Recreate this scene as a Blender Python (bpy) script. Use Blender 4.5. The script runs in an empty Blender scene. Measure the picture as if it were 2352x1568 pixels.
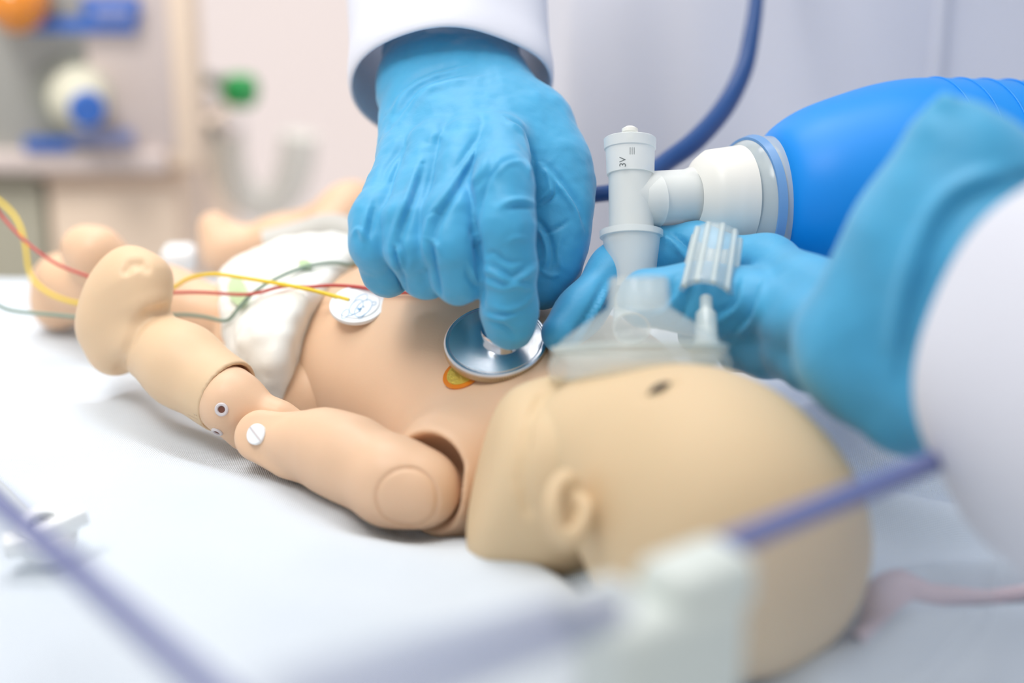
import bpy, bmesh, math, random
import numpy as np
from mathutils import Vector, noise
random.seed(4)
rng = np.random.default_rng(7)

# ------------------------------------------------------------------ camera, world, light, exposure
SC = bpy.context.scene
COL = SC.collection
PITCH = math.radians(22.0)
FOC = 70.0                                   # mm
F = FOC / 36.0 * 2352.0                      # focal length in pixels of the 2352x1568 frame
DIST = 0.762                                 # camera depth of the focus plane
SN, CS = math.sin(PITCH), math.cos(PITCH)
FWD = np.array((0.0, CS, -SN)); UPV = np.array((0.0, SN, CS)); RGT = np.array((1.0, 0.0, 0.0))
TGT = np.array((0.0, 0.0, 0.068))
CAM = TGT - DIST * FWD
cam = bpy.data.cameras.new('camera'); cam.lens = FOC; cam.sensor_width = 36.0
cam.clip_start = 0.02; cam.clip_end = 30
cam.dof.use_dof = True; cam.dof.focus_distance = 0.772; cam.dof.aperture_fstop = 2.6
cam.dof.aperture_blades = 8
camo = bpy.data.objects.new('camera', cam); COL.objects.link(camo)
camo.location = CAM; camo.rotation_euler = (math.pi / 2 - PITCH, 0, 0)
SC.camera = camo

world = bpy.data.worlds.new('world'); SC.world = world; world.use_nodes = True
world.node_tree.nodes['Background'].inputs[0].default_value = (1.0, 0.985, 0.975, 1)
world.node_tree.nodes['Background'].inputs[1].default_value = 0.66


def area_light(name, loc, target, size, size_y, power, col=(1, 1, 1), spread=180):
    l = bpy.data.lights.new(name, 'AREA'); l.shape = 'RECTANGLE'; l.size = size; l.size_y = size_y
    l.energy = power; l.color = col; l.spread = math.radians(spread)
    o = bpy.data.objects.new(name, l); COL.objects.link(o)
    o.location = loc
    o.rotation_euler = (Vector(target) - Vector(loc)).to_track_quat('-Z', 'Y').to_euler()
    return o


area_light('overhead_light', (-0.32, 0.22, 1.70), (-0.02, 0, 0), 1.3, 1.0, 11.5, (1.0, 0.985, 0.96))
area_light('overhead_light', (-0.70, -0.35, 1.60), (-0.36, 0.60, 0.0), 0.6, 0.5, 2.7, (1.0, 0.965, 0.93), 60)  # added narrow beam that brightens the machine and cabinets; no known source
area_light('overhead_light', (-0.30, 1.05, 1.75), (-0.35, 1.7, -0.2), 1.4, 0.5, 20, (1.0, 0.965, 0.95))  # added to brighten the back wall; no known source
vs = SC.view_settings
vs.view_transform = 'Standard'; vs.look = 'None'; vs.gamma = 1.0; vs.use_curve_mapping = False
vs.exposure = 0.0


# ------------------------------------------------------------------ measuring helpers
def P(px, py, d):
    """world point seen at a photo pixel, at depth d"""
    return CAM + d * (FWD + RGT * ((px - 1176) / F) + UPV * ((784 - py) / F))


def ray(px, py):
    return FWD + RGT * ((px - 1176) / F) + UPV * ((784 - py) / F)


def Pz(px, py, z):
    r = ray(px, py); return CAM + r * ((z - CAM[2]) / r[2])


def Py(px, py, y):
    r = ray(px, py); return CAM + r * ((y - CAM[1]) / r[1])


def Pplane(px, py, o, n):
    r = ray(px, py); return CAM + r * (np.dot(np.asarray(o) - CAM, n) / np.dot(r, n))


def to_px(V):
    q = V - CAM
    d = q @ FWD
    return 1176 + F * (q @ RGT) / d, 784 - F * (q @ UPV) / d, d


def unit(v):
    v = np.asarray(v, float); return v / np.linalg.norm(v)


def frame(axis, hint=(0, 0, 1)):
    a = unit(axis); h = np.asarray(hint, float)
    if abs(a @ unit(h)) > 0.97: h = np.array((1.0, 0, 0))
    x = unit(np.cross(h, a)); y = np.cross(a, x)
    return x, y, a


# ------------------------------------------------------------------ materials
def lin(c):
    out = []
    for v in c:
        v = v / 255.0
        out.append(v / 12.92 if v <= 0.04045 else ((v + 0.055) / 1.055) ** 2.4)
    return tuple(out)


def material(name, rgb, rough=0.5, metal=0.0, alpha=1.0, sub=0.0, subcol=(1, .4, .25), vary=0.0, vscale=30,
             bump=0.0, bscale=200, detail=3, spec=0.5, trans=0.0, ior=1.45, weave=0.0, wscale=900, sheen=0.0,
             stretch=None, coat=0.0):
    m = bpy.data.materials.new(name); m.use_nodes = True
    nt = m.node_tree; b = nt.nodes['Principled BSDF']; L = nt.links
    c = lin(rgb) + (1,)
    b.inputs['Base Color'].default_value = c
    b.inputs['Roughness'].default_value = rough
    b.inputs['Metallic'].default_value = metal
    b.inputs['Alpha'].default_value = alpha
    b.inputs['IOR'].default_value = ior
    b.inputs['Specular IOR Level'].default_value = spec
    b.inputs['Transmission Weight'].default_value = trans
    b.inputs['Sheen Weight'].default_value = sheen
    b.inputs['Coat Weight'].default_value = coat
    if sub:
        b.inputs['Subsurface Weight'].default_value = sub
        b.inputs['Subsurface Radius'].default_value = subcol
        b.inputs['Subsurface Scale'].default_value = 0.006
    tc = nt.nodes.new('ShaderNodeTexCoord')
    src = tc.outputs['Object']
    if stretch:
        mp = nt.nodes.new('ShaderNodeMapping'); mp.inputs['Scale'].default_value = stretch
        L.new(src, mp.inputs['Vector']); src = mp.outputs['Vector']
    if vary:
        n = nt.nodes.new('ShaderNodeTexNoise'); n.inputs['Scale'].default_value = vscale
        n.inputs['Detail'].default_value = 4
        L.new(src, n.inputs['Vector'])
        r = nt.nodes.new('ShaderNodeValToRGB')
        lo = tuple(max(0, x * (1 - vary)) for x in c[:3]) + (1,); hi = tuple(min(1, x * (1 + vary)) for x in c[:3]) + (1,)
        r.color_ramp.elements[0].color = lo; r.color_ramp.elements[0].position = 0.3
        r.color_ramp.elements[1].color = hi; r.color_ramp.elements[1].position = 0.7
        L.new(n.outputs['Fac'], r.inputs['Fac']); L.new(r.outputs['Color'], b.inputs['Base Color'])
    last = None
    if bump:
        n = nt.nodes.new('ShaderNodeTexNoise'); n.inputs['Scale'].default_value = bscale
        n.inputs['Detail'].default_value = detail
        L.new(src, n.inputs['Vector'])
        bp = nt.nodes.new('ShaderNodeBump'); bp.inputs['Strength'].default_value = bump
        bp.inputs['Distance'].default_value = 0.001
        L.new(n.outputs['Fac'], bp.inputs['Height']); last = bp
    if weave:
        w1 = nt.nodes.new('ShaderNodeTexWave'); w1.inputs['Scale'].default_value = wscale; w1.bands_direction = 'X'
        w2 = nt.nodes.new('ShaderNodeTexWave'); w2.inputs['Scale'].default_value = wscale * .8; w2.bands_direction = 'Y'
        ad = nt.nodes.new('ShaderNodeMath'); ad.operation = 'ADD'
        for w in (w1, w2): L.new(tc.outputs['Object'], w.inputs['Vector'])
        L.new(w1.outputs['Fac'], ad.inputs[0]); L.new(w2.outputs['Fac'], ad.inputs[1])
        bp = nt.nodes.new('ShaderNodeBump'); bp.inputs['Strength'].default_value = weave
        bp.inputs['Distance'].default_value = 0.0006
        L.new(ad.outputs[0], bp.inputs['Height'])
        if last: L.new(last.outputs['Normal'], bp.inputs['Normal'])
        last = bp
    if last: L.new(last.outputs['Normal'], b.inputs['Normal'])
    return m


SKIN = (228, 192, 160)
M = dict(
    skin=material('mannequin_vinyl', SKIN, 0.38, sub=0.12, vary=0.035, vscale=22, bump=0.04, bscale=900, spec=0.35),
    skin_head=material('mannequin_head_vinyl', (216, 192, 156), 0.55, sub=0.12, vary=0.03, vscale=18, spec=0.25),
    skin_soft=material('mannequin_forearm_vinyl', (225, 195, 160), 0.45, sub=0.12, vary=0.03, vscale=22, spec=0.3),
    skin_dark=material('mannequin_socket', (176, 120, 82), 0.6),
    glove=material('nitrile_glove', (70, 166, 212), 0.46, sheen=0.2, sub=0.08, subcol=(.2, .5, 1), vary=0.06, vscale=60, bump=0.25,
                   bscale=260, detail=4, spec=0.4),
    coat=material('coat_cotton', (222, 225, 236), 0.85, vary=0.02, vscale=9, bump=0.08, bscale=500, sheen=0.1),
    sheet=material('sheet_cotton', (226, 236, 246), 0.9, vary=0.02, vscale=12, weave=0.5, wscale=430, sheen=0.1),
    diaper=material('diaper_nonwoven', (244, 245, 240), 0.85, bump=0.15, bscale=300),
    diaper_print=material('diaper_print', (196, 219, 176), 0.85),
    chrome=material('polished_steel', (228, 230, 234), 0.10, metal=1.0),
    brushed=material('brushed_steel', (222, 226, 232), 0.27, metal=1.0, bump=0.03, bscale=1500),
    knurl=material('knurled_steel', (196, 186, 165), 0.3, metal=1.0),
    gold=material('gold_foil', (226, 196, 84), 0.3, metal=0.55, bump=0.5, bscale=700),
    orange=material('polyimide_film', (224, 128, 26), 0.22, coat=0.5),
    white_plastic=material('white_plastic', (238, 242, 244), 0.4),
    print_blue=material('blue_ink', (120, 175, 215), 0.6),
    clear=material('clear_plastic', (226, 236, 236), 0.12, alpha=0.30, spec=0.7),
    clear_edge=material('clear_plastic_edge', (222, 232, 230), 0.15, alpha=0.5, spec=0.7),
    milky=material('milky_plastic', (248, 252, 250), 0.35, alpha=0.62),
    milky2=material('milky_plastic_dense', (250, 249, 242), 0.35, alpha=0.8),
    acrylic=material('acrylic_sheet', (205, 214, 226), 0.06, alpha=0.10, spec=0.6),
    acrylic_edge=material('acrylic_edge', (112, 122, 176), 0.3, alpha=0.85),
    clampgrey=material('clamp_plastic', (214, 223, 219), 0.5),
    bag=material('blue_silicone', (0, 140, 232), 0.42, vary=0.03, vscale=20, spec=0.4),
    tube_navy=material('navy_tubing', (20, 70, 130), 0.35),
    ink=material('dark_ink', (88, 96, 98), 0.6),
    yellow=material('yellow_wire', (238, 206, 50), 0.4),
    red=material('red_wire', (196, 76, 70), 0.4),
    green=material('green_wire', (126, 152, 138), 0.4),
    eye=material('eye_dark', (30, 24, 26), 0.2),
    rubber=material('grommet_rubber', (212, 206, 208), 0.35),
    hole=material('grommet_bore', (110, 66, 52), 0.5),
    wall=material('painted_wall', (246, 236, 234), 0.9, vary=0.01, vscale=3),
    floor=material('vinyl_floor', (205, 200, 196), 0.5, vary=0.03, vscale=5),
    machine=material('machine_grey', (178, 178, 172), 0.5),
    machine_light=material('machine_pale', (222, 208, 202), 0.5),
    label_blue=material('label_blue', (62, 112, 196), 0.5),
    ring_blue=material('ring_blue', (110, 160, 215), 0.3, alpha=0.9),
    label_pale=material('label_pale_blue', (150, 160, 205), 0.5),
    knob=material('knob_cream', (224, 222, 202), 0.4),
    peach=material('peach_laminate', (252, 230, 206), 0.55),
    olive=material('olive_laminate', (190, 186, 166), 0.6),
    amber=material('amber_lens', (236, 140, 24), 0.15, vary=0.25, vscale=60, coat=1.0),
    greenknob=material('green_knob', (40, 160, 84), 0.4),
    dark=material('dark_grey', (150, 152, 144), 0.5),
    hose=material('grey_hose', (206, 206, 200), 0.4, alpha=0.85),
    pinkcloth=material('pink_cloth', (238, 218, 224), 0.9, weave=0.5, wscale=430),
    cushion=material('mask_cushion', (230, 236, 232), 0.2, alpha=0.36, spec=0.6),
    haze_tube=material('haze_tube', (232, 234, 226), 0.4, alpha=0.55),
    column=material('clear_column', (246, 236, 232), 0.3, alpha=0.6),
    highlight=material('highlight_white', (255, 244, 240), 0.1, coat=1.0),
)


# ------------------------------------------------------------------ object helpers
def link(name, me, mat=None, parent=None):
    o = bpy.data.objects.new(name, me); COL.objects.link(o)
    if mat is not None and me is not None: me.materials.append(M[mat] if isinstance(mat, str) else mat)
    if parent is not None: o.parent = parent
    return o


def empty(name, label, cat, group=None):
    o = bpy.data.objects.new(name, None); COL.objects.link(o); o.empty_display_size = 0.02
    return tag(o, label, cat, group)


def tag(o, label, cat, group=None):
    o['label'] = label; o['category'] = cat
    if group: o['group'] = group
    return o


def struct(o):
    o['kind'] = 'structure'; return o


def raw_mesh(name, V, Fc, smooth=True):
    me = bpy.data.meshes.new(name)
    me.from_pydata([tuple(v) for v in V], [], Fc)
    me.update()
    if smooth: me.shade_smooth()
    return me


def obj(name, V, Fc, mat, parent=None, smooth=True, sharp=None):
    me = raw_mesh(name, V, Fc, smooth)
    if sharp: me.set_sharp_from_angle(angle=math.radians(sharp))
    return link(name, me, mat, parent)


def lathe(name, prof, org, axis, mat, parent=None, seg=48, hint=(0, 0, 1), sharp=35, closed=False, tooth=None, esc=1.0):
    """prof: list of (t along axis, radius)"""
    x, y, a = frame(axis, hint); org = np.asarray(org, float)
    V = []; Fc = []
    n = len(prof)
    for i, (t, r) in enumerate(prof):
        for k in range(seg):
            ang = 2 * math.pi * k / seg
            rr = r
            if tooth and i in tooth: rr = r * (1 + tooth[i] * (1 if (k % 4) < 2 else 0))
            V.append(org + a * t + (x * math.cos(ang) * esc + y * math.sin(ang)) * rr)
    m = n if closed else n - 1
    for i in range(m):
        j = (i + 1) % n
        for k in range(seg):
            k2 = (k + 1) % seg
            Fc.append((i * seg + k, i * seg + k2, j * seg + k2, j * seg + k))
    if not closed:
        if prof[0][1] > 1e-6: Fc.append(tuple(range(seg - 1, -1, -1)))
        if prof[-1][1] > 1e-6: Fc.append(tuple((n - 1) * seg + k for k in range(seg)))
    me = raw_mesh(name, V, Fc)
    bm = bmesh.new(); bm.from_mesh(me); bmesh.ops.remove_doubles(bm, verts=bm.verts, dist=1e-7)
    bmesh.ops.recalc_face_normals(bm, faces=bm.faces); bm.to_mesh(me); bm.free()
    me.shade_smooth()
    if sharp: me.set_sharp_from_angle(angle=math.radians(sharp))
    return link(name, me, mat, parent)


def spline(pts, n=10):
    pts = [np.asarray(p, float) for p in pts]
    if len(pts) < 3:
        return [pts[0] + (pts[-1] - pts[0]) * t for t in np.linspace(0, 1, n + 1)]
    q = [2 * pts[0] - pts[1]] + pts + [2 * pts[-1] - pts[-2]]
    out = []
    for i in range(1, len(q) - 2):
        p0, p1, p2, p3 = q[i - 1:i + 3]
        for t in np.linspace(0, 1, n, endpoint=False):
            out.append(.5 * ((2 * p1) + (-p0 + p2) * t + (2 * p0 - 5 * p1 + 4 * p2 - p3) * t * t + (-p0 + 3 * p1 - 3 * p2 + p3) * t ** 3))
    out.append(pts[-1])
    return out


def tube(name, pts, rad, mat, parent=None, seg=12, n=10, cap=True, closed=False, wall=None, sx=1.0):
    """sweep; rad number or list per control point"""
    path = spline(pts, n)
    if np.isscalar(rad): rr = [rad] * len(path)
    else:
        rr = [float(np.interp(i / (len(path) - 1) * (len(rad) - 1), range(len(rad)), rad)) for i in range(len(path))]
    V = []; Fc = []
    t0 = unit(path[1] - path[0]); x, y, _ = frame(t0)
    for i, p in enumerate(path):
        t = unit(path[min(i + 1, len(path) - 1)] - path[max(i - 1, 0)])
        x = unit(x - t * (x @ t)); y = np.cross(t, x)
        for k in range(seg):
            a = 2 * math.pi * k / seg
            V.append(p + (x * math.cos(a) * sx + y * math.sin(a)) * rr[i])
    m = len(path)
    for i in range(m - 1):
        for k in range(seg):
            k2 = (k + 1) % seg
            Fc.append((i * seg + k, i * seg + k2, (i + 1) * seg + k2, (i + 1) * seg + k))
    if cap:
        Fc.append(tuple(range(seg - 1, -1, -1))); Fc.append(tuple((m - 1) * seg + k for k in range(seg)))
    return obj(name, V, Fc, mat, parent, sharp=50)


def rbox(name, c, half, mat, parent=None, bev=0.002, ax=None, seg=3):
    """rounded box; ax = 3 unit axes"""
    bm = bmesh.new(); bmesh.ops.create_cube(bm, size=2)
    A = np.array(ax if ax is not None else np.eye(3), float)
    for v in bm.verts:
        v.co = Vector([v.co[i] * half[i] for i in range(3)])
    if bev: bmesh.ops.bevel(bm, geom=bm.edges[:], offset=bev, segments=seg, profile=.5, affect='EDGES')
    for v in bm.verts:
        p = np.asarray(c, float) + A[0] * v.co[0] + A[1] * v.co[1] + A[2] * v.co[2]
        v.co = Vector(p)
    bmesh.ops.recalc_face_normals(bm, faces=bm.faces)
    me = bpy.data.meshes.new(name); bm.to_mesh(me); bm.free(); me.shade_smooth()
    me.set_sharp_from_angle(angle=math.radians(40))
    return link(name, me, mat, parent)


# ------------------------------------------------------------------ signed distance modelling
class S:
    def __init__(s, f, lo, hi): s.f, s.lo, s.hi = f, np.asarray(lo, float), np.asarray(hi, float)


def cap(a, b, ra, rb, flat=None):
    a = np.asarray(a, np.float32); b = np.asarray(b, np.float32); ba = b - a; L2 = max(float(ba @ ba), 1e-12)
    fd = None
    if flat is not None: fd = np.asarray(unit(flat[0]), np.float32); fk = np.float32(1.0 / flat[1] - 1)

    def f(X):
        q = X - a
        if fd is not None: q = q + (q @ fd)[:, None] * fd * fk
        t = np.clip((q @ ba) / L2, 0, 1)
        dd = q - t[:, None] * ba
        return np.sqrt(np.einsum('ij,ij->i', dd, dd)) - (ra + (rb - ra) * t)
    r = max(ra, rb)
    return S(f, np.minimum(a, b) - r, np.maximum(a, b) + r)


def ell(c, r, ax=None):
    c = np.asarray(c, np.float32); r = np.asarray(r, np.float32)
    A = np.asarray(ax if ax is not None else np.eye(3), np.float32)

    def f(X):
        q = (X - c) @ A.T
        k0 = np.sqrt((((q / r) ** 2).sum(1))) + 1e-9
        k1 = np.sqrt((((q / (r * r)) ** 2).sum(1))) + 1e-9
        return k0 * (k0 - 1) / k1
    R = float(r.max())
    return S(f, c - R, c + R)


def smin(a, b, k):
    if k <= 0: return np.minimum(a, b)
    h = np.maximum(k - np.abs(a - b), 0) / k
    return np.minimum(a, b) - h * h * k * 0.25


def U(items, k):
    items = list(items)

    def f(X):
        d = items[0].f(X)
        for s in items[1:]: d = smin(d, s.f(X), k)
        return d
    return S(f, np.min([s.lo for s in items], 0), np.max([s.hi for s in items], 0))


def sub(a, b, k):
    return S(lambda X: -smin(-a.f(X), b.f(X), k), a.lo, a.hi)


def inter(a, b, k):
    return S(lambda X: -smin(-a.f(X), -b.f(X), k), a.lo, a.hi)


def half(o, n):
    o = np.asarray(o, np.float32); n = np.asarray(unit(n), np.float32)
    return S(lambda X: (X - o) @ n, (-9,) * 3, (9,) * 3)


def chain(pts, k, flat=None):
    """pts: (px, py, depth, radius in px)"""
    W = [(P(*p[:3]), p[3] * p[2] / F) for p in pts]
    return U([cap(W[i][0], W[i + 1][0], W[i][1], W[i + 1][1], flat) for i in range(len(W) - 1)], k)


def schain(pts, n=4):
    W = spline([np.append(P(*p[:3]), p[3] * p[2] / F) for p in pts], n)
    return U([cap(W[i][:3], W[i + 1][:3], float(W[i][3]), float(W[i + 1][3])) for i in range(len(W) - 1)], 0.0)


def nets(s, h, pad=3):
    lo = s.lo - pad * h; n = np.ceil((s.hi + pad * h - lo) / h).astype(int) + 1
    gx, gy, gz = [(lo[i] + np.arange(n[i]) * h).astype(np.float32) for i in range(3)]
    D = np.empty(tuple(n), np.float32)
    yz = np.stack(np.meshgrid(gy, gz, indexing='ij'), -1).reshape(-1, 2)
    step = max(1, int(400000 / (n[1] * n[2])))
    for i in range(0, n[0], step):
        xs = gx[i:i + step]
        X = np.empty((len(xs), len(yz), 3), np.float32)
        X[:, :, 0] = xs[:, None]; X[:, :, 1:] = yz[None]
        D[i:i + step] = s.f(X.reshape(-1, 3)).reshape(len(xs), n[1], n[2])
    ins = D < 0
    c = np.zeros(tuple(n - 1), np.int8)
    offs = [(a, b, d) for a in (0, 1) for b in (0, 1) for d in (0, 1)]
    for a, b, d in offs:
        c += ins[a:n[0] - 1 + a, b:n[1] - 1 + b, d:n[2] - 1 + d]
    act = (c > 0) & (c < 8)
    ids = -np.ones(act.shape, np.int64); I = np.argwhere(act); ids[act] = np.arange(len(I))
    acc = np.zeros((len(I), 3)); cnt = np.zeros(len(I))
    corner = {o: D[I[:, 0] + o[0], I[:, 1] + o[1], I[:, 2] + o[2]] for o in offs}
    for o in offs:
        for ax in range(3):
            if o[ax] == 0:
                p = list(o); p[ax] = 1; p = tuple(p)
                a, b = corner[o], corner[p]
                mk = (a < 0) != (b < 0)
                t = np.where(mk, a / np.where(mk, a - b, 1), 0)
                pos = np.tile(np.array(o, float), (len(I), 1)); pos[:, ax] = t
                acc[mk] += pos[mk]; cnt[mk] += 1
    V = lo + (I + acc / cnt[:, None]) * h
    Fc = []
    for ax in range(3):
        u, w = [(1, 2), (2, 0), (0, 1)][ax]
        sl0 = [slice(None)] * 3; sl1 = [slice(None)] * 3
        sl0[ax] = slice(0, n[ax] - 1); sl1[ax] = slice(1, n[ax])
        A, B = ins[tuple(sl0)], ins[tuple(sl1)]
        E = np.argwhere(A != B)
        ok = (E[:, u] > 0) & (E[:, w] > 0) & (E[:, u] < n[u] - 1) & (E[:, w] < n[w] - 1)
        E = E[ok]
        flip = A[E[:, 0], E[:, 1], E[:, 2]]
        q = []
        for du, dw in ((1, 1), (0, 1), (0, 0), (1, 0)):
            e = E.copy(); e[:, u] -= du; e[:, w] -= dw
            q.append(ids[e[:, 0], e[:, 1], e[:, 2]])
        Q = np.stack(q, 1)
        Q[~flip] = Q[~flip][:, ::-1]
        Fc.append(Q)
    Fc = np.concatenate(Fc)
    for _ in range(2):                                   # settle the points on the true surface
        e = h * 0.4
        X = V.astype(np.float32); d0 = s.f(X)
        g = np.stack([s.f(X + np.eye(3, dtype=np.float32)[i] * e) - s.f(X - np.eye(3, dtype=np.float32)[i] * e) for i in range(3)], 1) / (2 * e)
        g2 = np.maximum((g * g).sum(1), 0.25)
        stp = np.clip(d0 / g2, -h * .5, h * .5)
        V = V - g * stp[:, None]
    N = g / np.sqrt(g2)[:, None]
    return V, Fc, N


def sdf_obj(name, s, h, mat, parent=None, disp=None):
    V, Fc, N = nets(s, h)
    if disp is not None: V = V + N * disp(V, N)[:, None]
    me = bpy.data.meshes.new(name)
    me.vertices.add(len(V)); me.vertices.foreach_set('co', V.astype(np.float32).ravel())
    me.loops.add(Fc.size); me.loops.foreach_set('vertex_index', Fc.astype(np.int32).ravel())
    me.polygons.add(len(Fc)); me.polygons.foreach_set('loop_start', np.arange(0, Fc.size, 4, dtype=np.int32))
    me.polygons.foreach_set('loop_total', np.full(len(Fc), 4, np.int32))
    me.update(calc_edges=True); me.validate(); me.shade_smooth()
    return link(name, me, mat, parent)


def on_surface(s, px, py, d0=0.55, d1=1.05):
    t = np.linspace(d0, d1, 1500); X = np.stack([P(px, py, q) for q in t]).astype(np.float32)
    i = int(np.argmax(s.f(X) < 0)); p = X[i:i + 1]; e = 0.001
    g = np.array([float((s.f(p + np.eye(3, dtype=np.float32)[j:j + 1] * e) - s.f(p - np.eye(3, dtype=np.float32)[j:j + 1] * e))[0]) for j in range(3)])
    return p[0].astype(float), unit(g)


def groove(s, pxs, r, k, lift=0.0):
    pts = [on_surface(s, *q) for q in pxs]
    pts = [p + n * lift for p, n in pts]
    n_ = len(pts) - 1
    return sub(s, U([cap(pts[i], pts[i + 1], r * (0.5 + math.sin(math.pi * i / n_) * .5), r * (0.5 + math.sin(math.pi * (i + 1) / n_) * .5)) for i in range(n_)], 0.001), k)


def seg_dist(px, py, pts):
    """distance to a pixel polyline, signed side, and position along it 0..1"""
    best = np.full(len(px), 1e9); side = np.zeros(len(px)); along = np.zeros(len(px))
    Ls = [math.dist(pts[i], pts[i + 1]) for i in range(len(pts) - 1)]; tot = sum(Ls); run = 0
    for i in range(len(pts) - 1):
        a = np.array(pts[i], float); b = np.array(pts[i + 1], float); ab = b - a
        t = np.clip(((px - a[0]) * ab[0] + (py - a[1]) * ab[1]) / (ab @ ab), 0, 1)
        dx = px - a[0] - t * ab[0]; dy = py - a[1] - t * ab[1]
        d = np.hypot(dx, dy); m = d < best
        best[m] = d[m]; side[m] = np.sign(ab[0] * dy - ab[1] * dx)[m]; along[m] = ((run + t * Ls[i]) / tot)[m]
        run += Ls[i]
    return best, side, along


def creases(lst):
    """each crease: kind, width px, height m, pixel points; a fold ('f'), groove ('g') or ridge ('r') in the glove"""
    def disp(V, N):
        px, py, d = to_px(V)
        facing = np.clip(-(N @ FWD) * 2.5, 0, 1)
        out = np.zeros(len(V))
        for kind, w, amp, pts in lst:
            pp = [np.array(q, float) for q in pts]
            pp = [(q[0], q[1]) for q in spline([np.array((a[0], a[1], 0.0)) for a in pp], 6)]
            x0, y0 = np.min(pp, 0) - 5 * w; x1, y1 = np.max(pp, 0) + 5 * w
            mk = (px > x0) & (px < x1) & (py > y0) & (py < y1)
            if not mk.any(): continue
            dd, sd, al = seg_dist(px[mk], py[mk], pp)
            env = np.sin(np.clip(al, 0.02, 0.98) * math.pi) ** 0.6
            u = dd / (w * 0.85)
            if kind == 'g': val = -np.exp(-u * u)
            elif kind == 'r': val = np.exp(-u * u)
            else: val = sd * u * np.exp(.5 - u * u * .5)
            out[mk] += amp * 1.5 * val * env
        return out * facing
    return disp


def noise_disp(scale, amp, stretch=(1, 1, 1)):
    def disp(V, N):
        return np.array([noise.noise(Vector((v[0] * scale * stretch[0], v[1] * scale * stretch[1], v[2] * scale * stretch[2]))) for v in V]) * amp
    return disp


def both(*fs):
    return lambda V, N: sum(f(V, N) for f in fs)


# ------------------------------------------------------------------ the setting
def slab(name, x0, x1, y0, y1, z0, z1, mat):
    return struct(rbox(name, ((x0 + x1) / 2, (y0 + y1) / 2, (z0 + z1) / 2), ((x1 - x0) / 2, (y1 - y0) / 2, (z1 - z0) / 2), mat, bev=0))


slab('floor', -2.5, 2.5, -1.5, 1.75, -0.95, -0.90, 'floor')
slab('wall_back', -2.5, 2.5, 1.70, 1.75, -0.90, 1.9, 'wall')

# bed: mattress and sheet
BODY = [(np.array((0.0, 0.0)), np.array((-0.105, 0.115)), 0.040),
        (np.array((-0.034, -0.055)), np.array((-0.09, -0.012)), 0.000),
        (np.array((0.03, -0.06)), np.array((0.062, -0.125)), 0.036)]
mat_o = rbox('mattress', (-0.09, -0.07, -0.055), (0.53, 0.315, 0.045), 'white_plastic', bev=0.012)
tag(mat_o, 'white mattress hidden under the white bed sheet', 'mattress')


def sheet_height(x, y):
    z = np.full(x.shape, 0.013)
    dmin = np.full(x.shape, 1.0)
    for a, b, r in BODY:
        ab = b - a
        t = np.clip(((x - a[0]) * ab[0] + (y - a[1]) * ab[1]) / (ab @ ab), 0, 1)
        dmin = np.minimum(dmin, np.hypot(x - a[0] - t * ab[0], y - a[1] - t * ab[1]) - r)
    s = np.clip((dmin + 0.020) / 0.024, 0, 1); s = s * s * (3 - 2 * s)
    z = -0.004 + 0.017 * s
    # long soft folds, drawn along the bed
    for pts, w, h in FOLDS:
        dd = np.full(x.shape, 9.0); sd = np.zeros(x.shape)
        for i in range(len(pts) - 1):
            a, b = pts[i], pts[i + 1]; ab = b - a
            t = np.clip(((x - a[0]) * ab[0] + (y - a[1]) * ab[1]) / (ab @ ab), 0, 1)
            d = np.hypot(x - a[0] - t * ab[0], y - a[1] - t * ab[1]); m = d < dd
            dd = np.where(m, d, dd)
        z = z + s * h * 1.35 * np.exp(-(dd / w) ** 2)
    return z


def bedline(*px):
    return [Pz(a, b, 0.015)[:2] for a, b in px]


FOLDS = [
    (bedline((-80, 905), (160, 985), (350, 1110), (560, 1180), (760, 1290), (950, 1330), (1150, 1370), (1330, 1470)), 0.020, 0.0085),
    (bedline((-60, 1060), (250, 1180), (520, 1310), (800, 1420), (1100, 1480)), 0.028, 0.006),
    (bedline((300, 960), (500, 1030), (640, 1110), (800, 1190)), 0.012, 0.004),
    (bedline((-40, 820), (150, 850), (330, 930)), 0.014, 0.005),
    (bedline((1060, 1262), (1200, 1325), (1300, 1375), (1340, 1430)), 0.014, 0.0035),
    (bedline((1990, 1420), (2100, 1370), (2230, 1350), (2420, 1340)), 0.010, 0.010),
    (bedline((1900, 1560), (2120, 1470), (2420, 1430)), 0.012, 0.008),
    (bedline((2060, 1180), (2200, 1210), (2420, 1190)), 0.014, 0.008),
    (bedline((1880, 960), (1990, 1010), (2100, 1080)), 0.014, 0.007),
]
nx, ny = 380, 250
gx = np.linspace(-0.62, 0.45, nx); gy = np.linspace(-0.42, 0.252, ny)
GX, GY = np.meshgrid(gx, gy, indexing='ij')
GZ = sheet_height(GX, GY)
GZ += np.array([noise.noise(Vector((a * 9, b * 13, 3.1))) * 0.004 + noise.noise(Vector((a * 34 + b * 20, b * 30, 1.7))) * 0.0010
                for a, b in zip(GX.ravel(), GY.ravel())]).reshape(GX.shape) * np.clip((GZ + 0.004) / 0.017, 0, 1)
e = np.clip((GY - 0.215) / 0.035, 0, 1); GZ -= e * e * 0.03
V = np.stack([GX, GY, GZ], -1).reshape(-1, 3)
Fc = [(i * ny + j, (i + 1) * ny + j, (i + 1) * ny + j + 1, i * ny + j + 1) for i in range(nx - 1) for j in range(ny - 1)]
# far and side drop of the sheet
base = len(V); drop = [((nx - 1 - i) * ny + ny - 1) for i in range(nx)]
V = np.concatenate([V, np.array([V[k] + (0, 0.004, -0.10) for k in drop])])
Fc += [(drop[i], drop[i + 1], base + i + 1, base + i) for i in range(nx - 1)]
sheet = obj('bed_sheet', V, Fc, 'sheet')
tag(sheet, 'crumpled white knitted cotton sheet under the baby mannequin', 'sheet')

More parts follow.
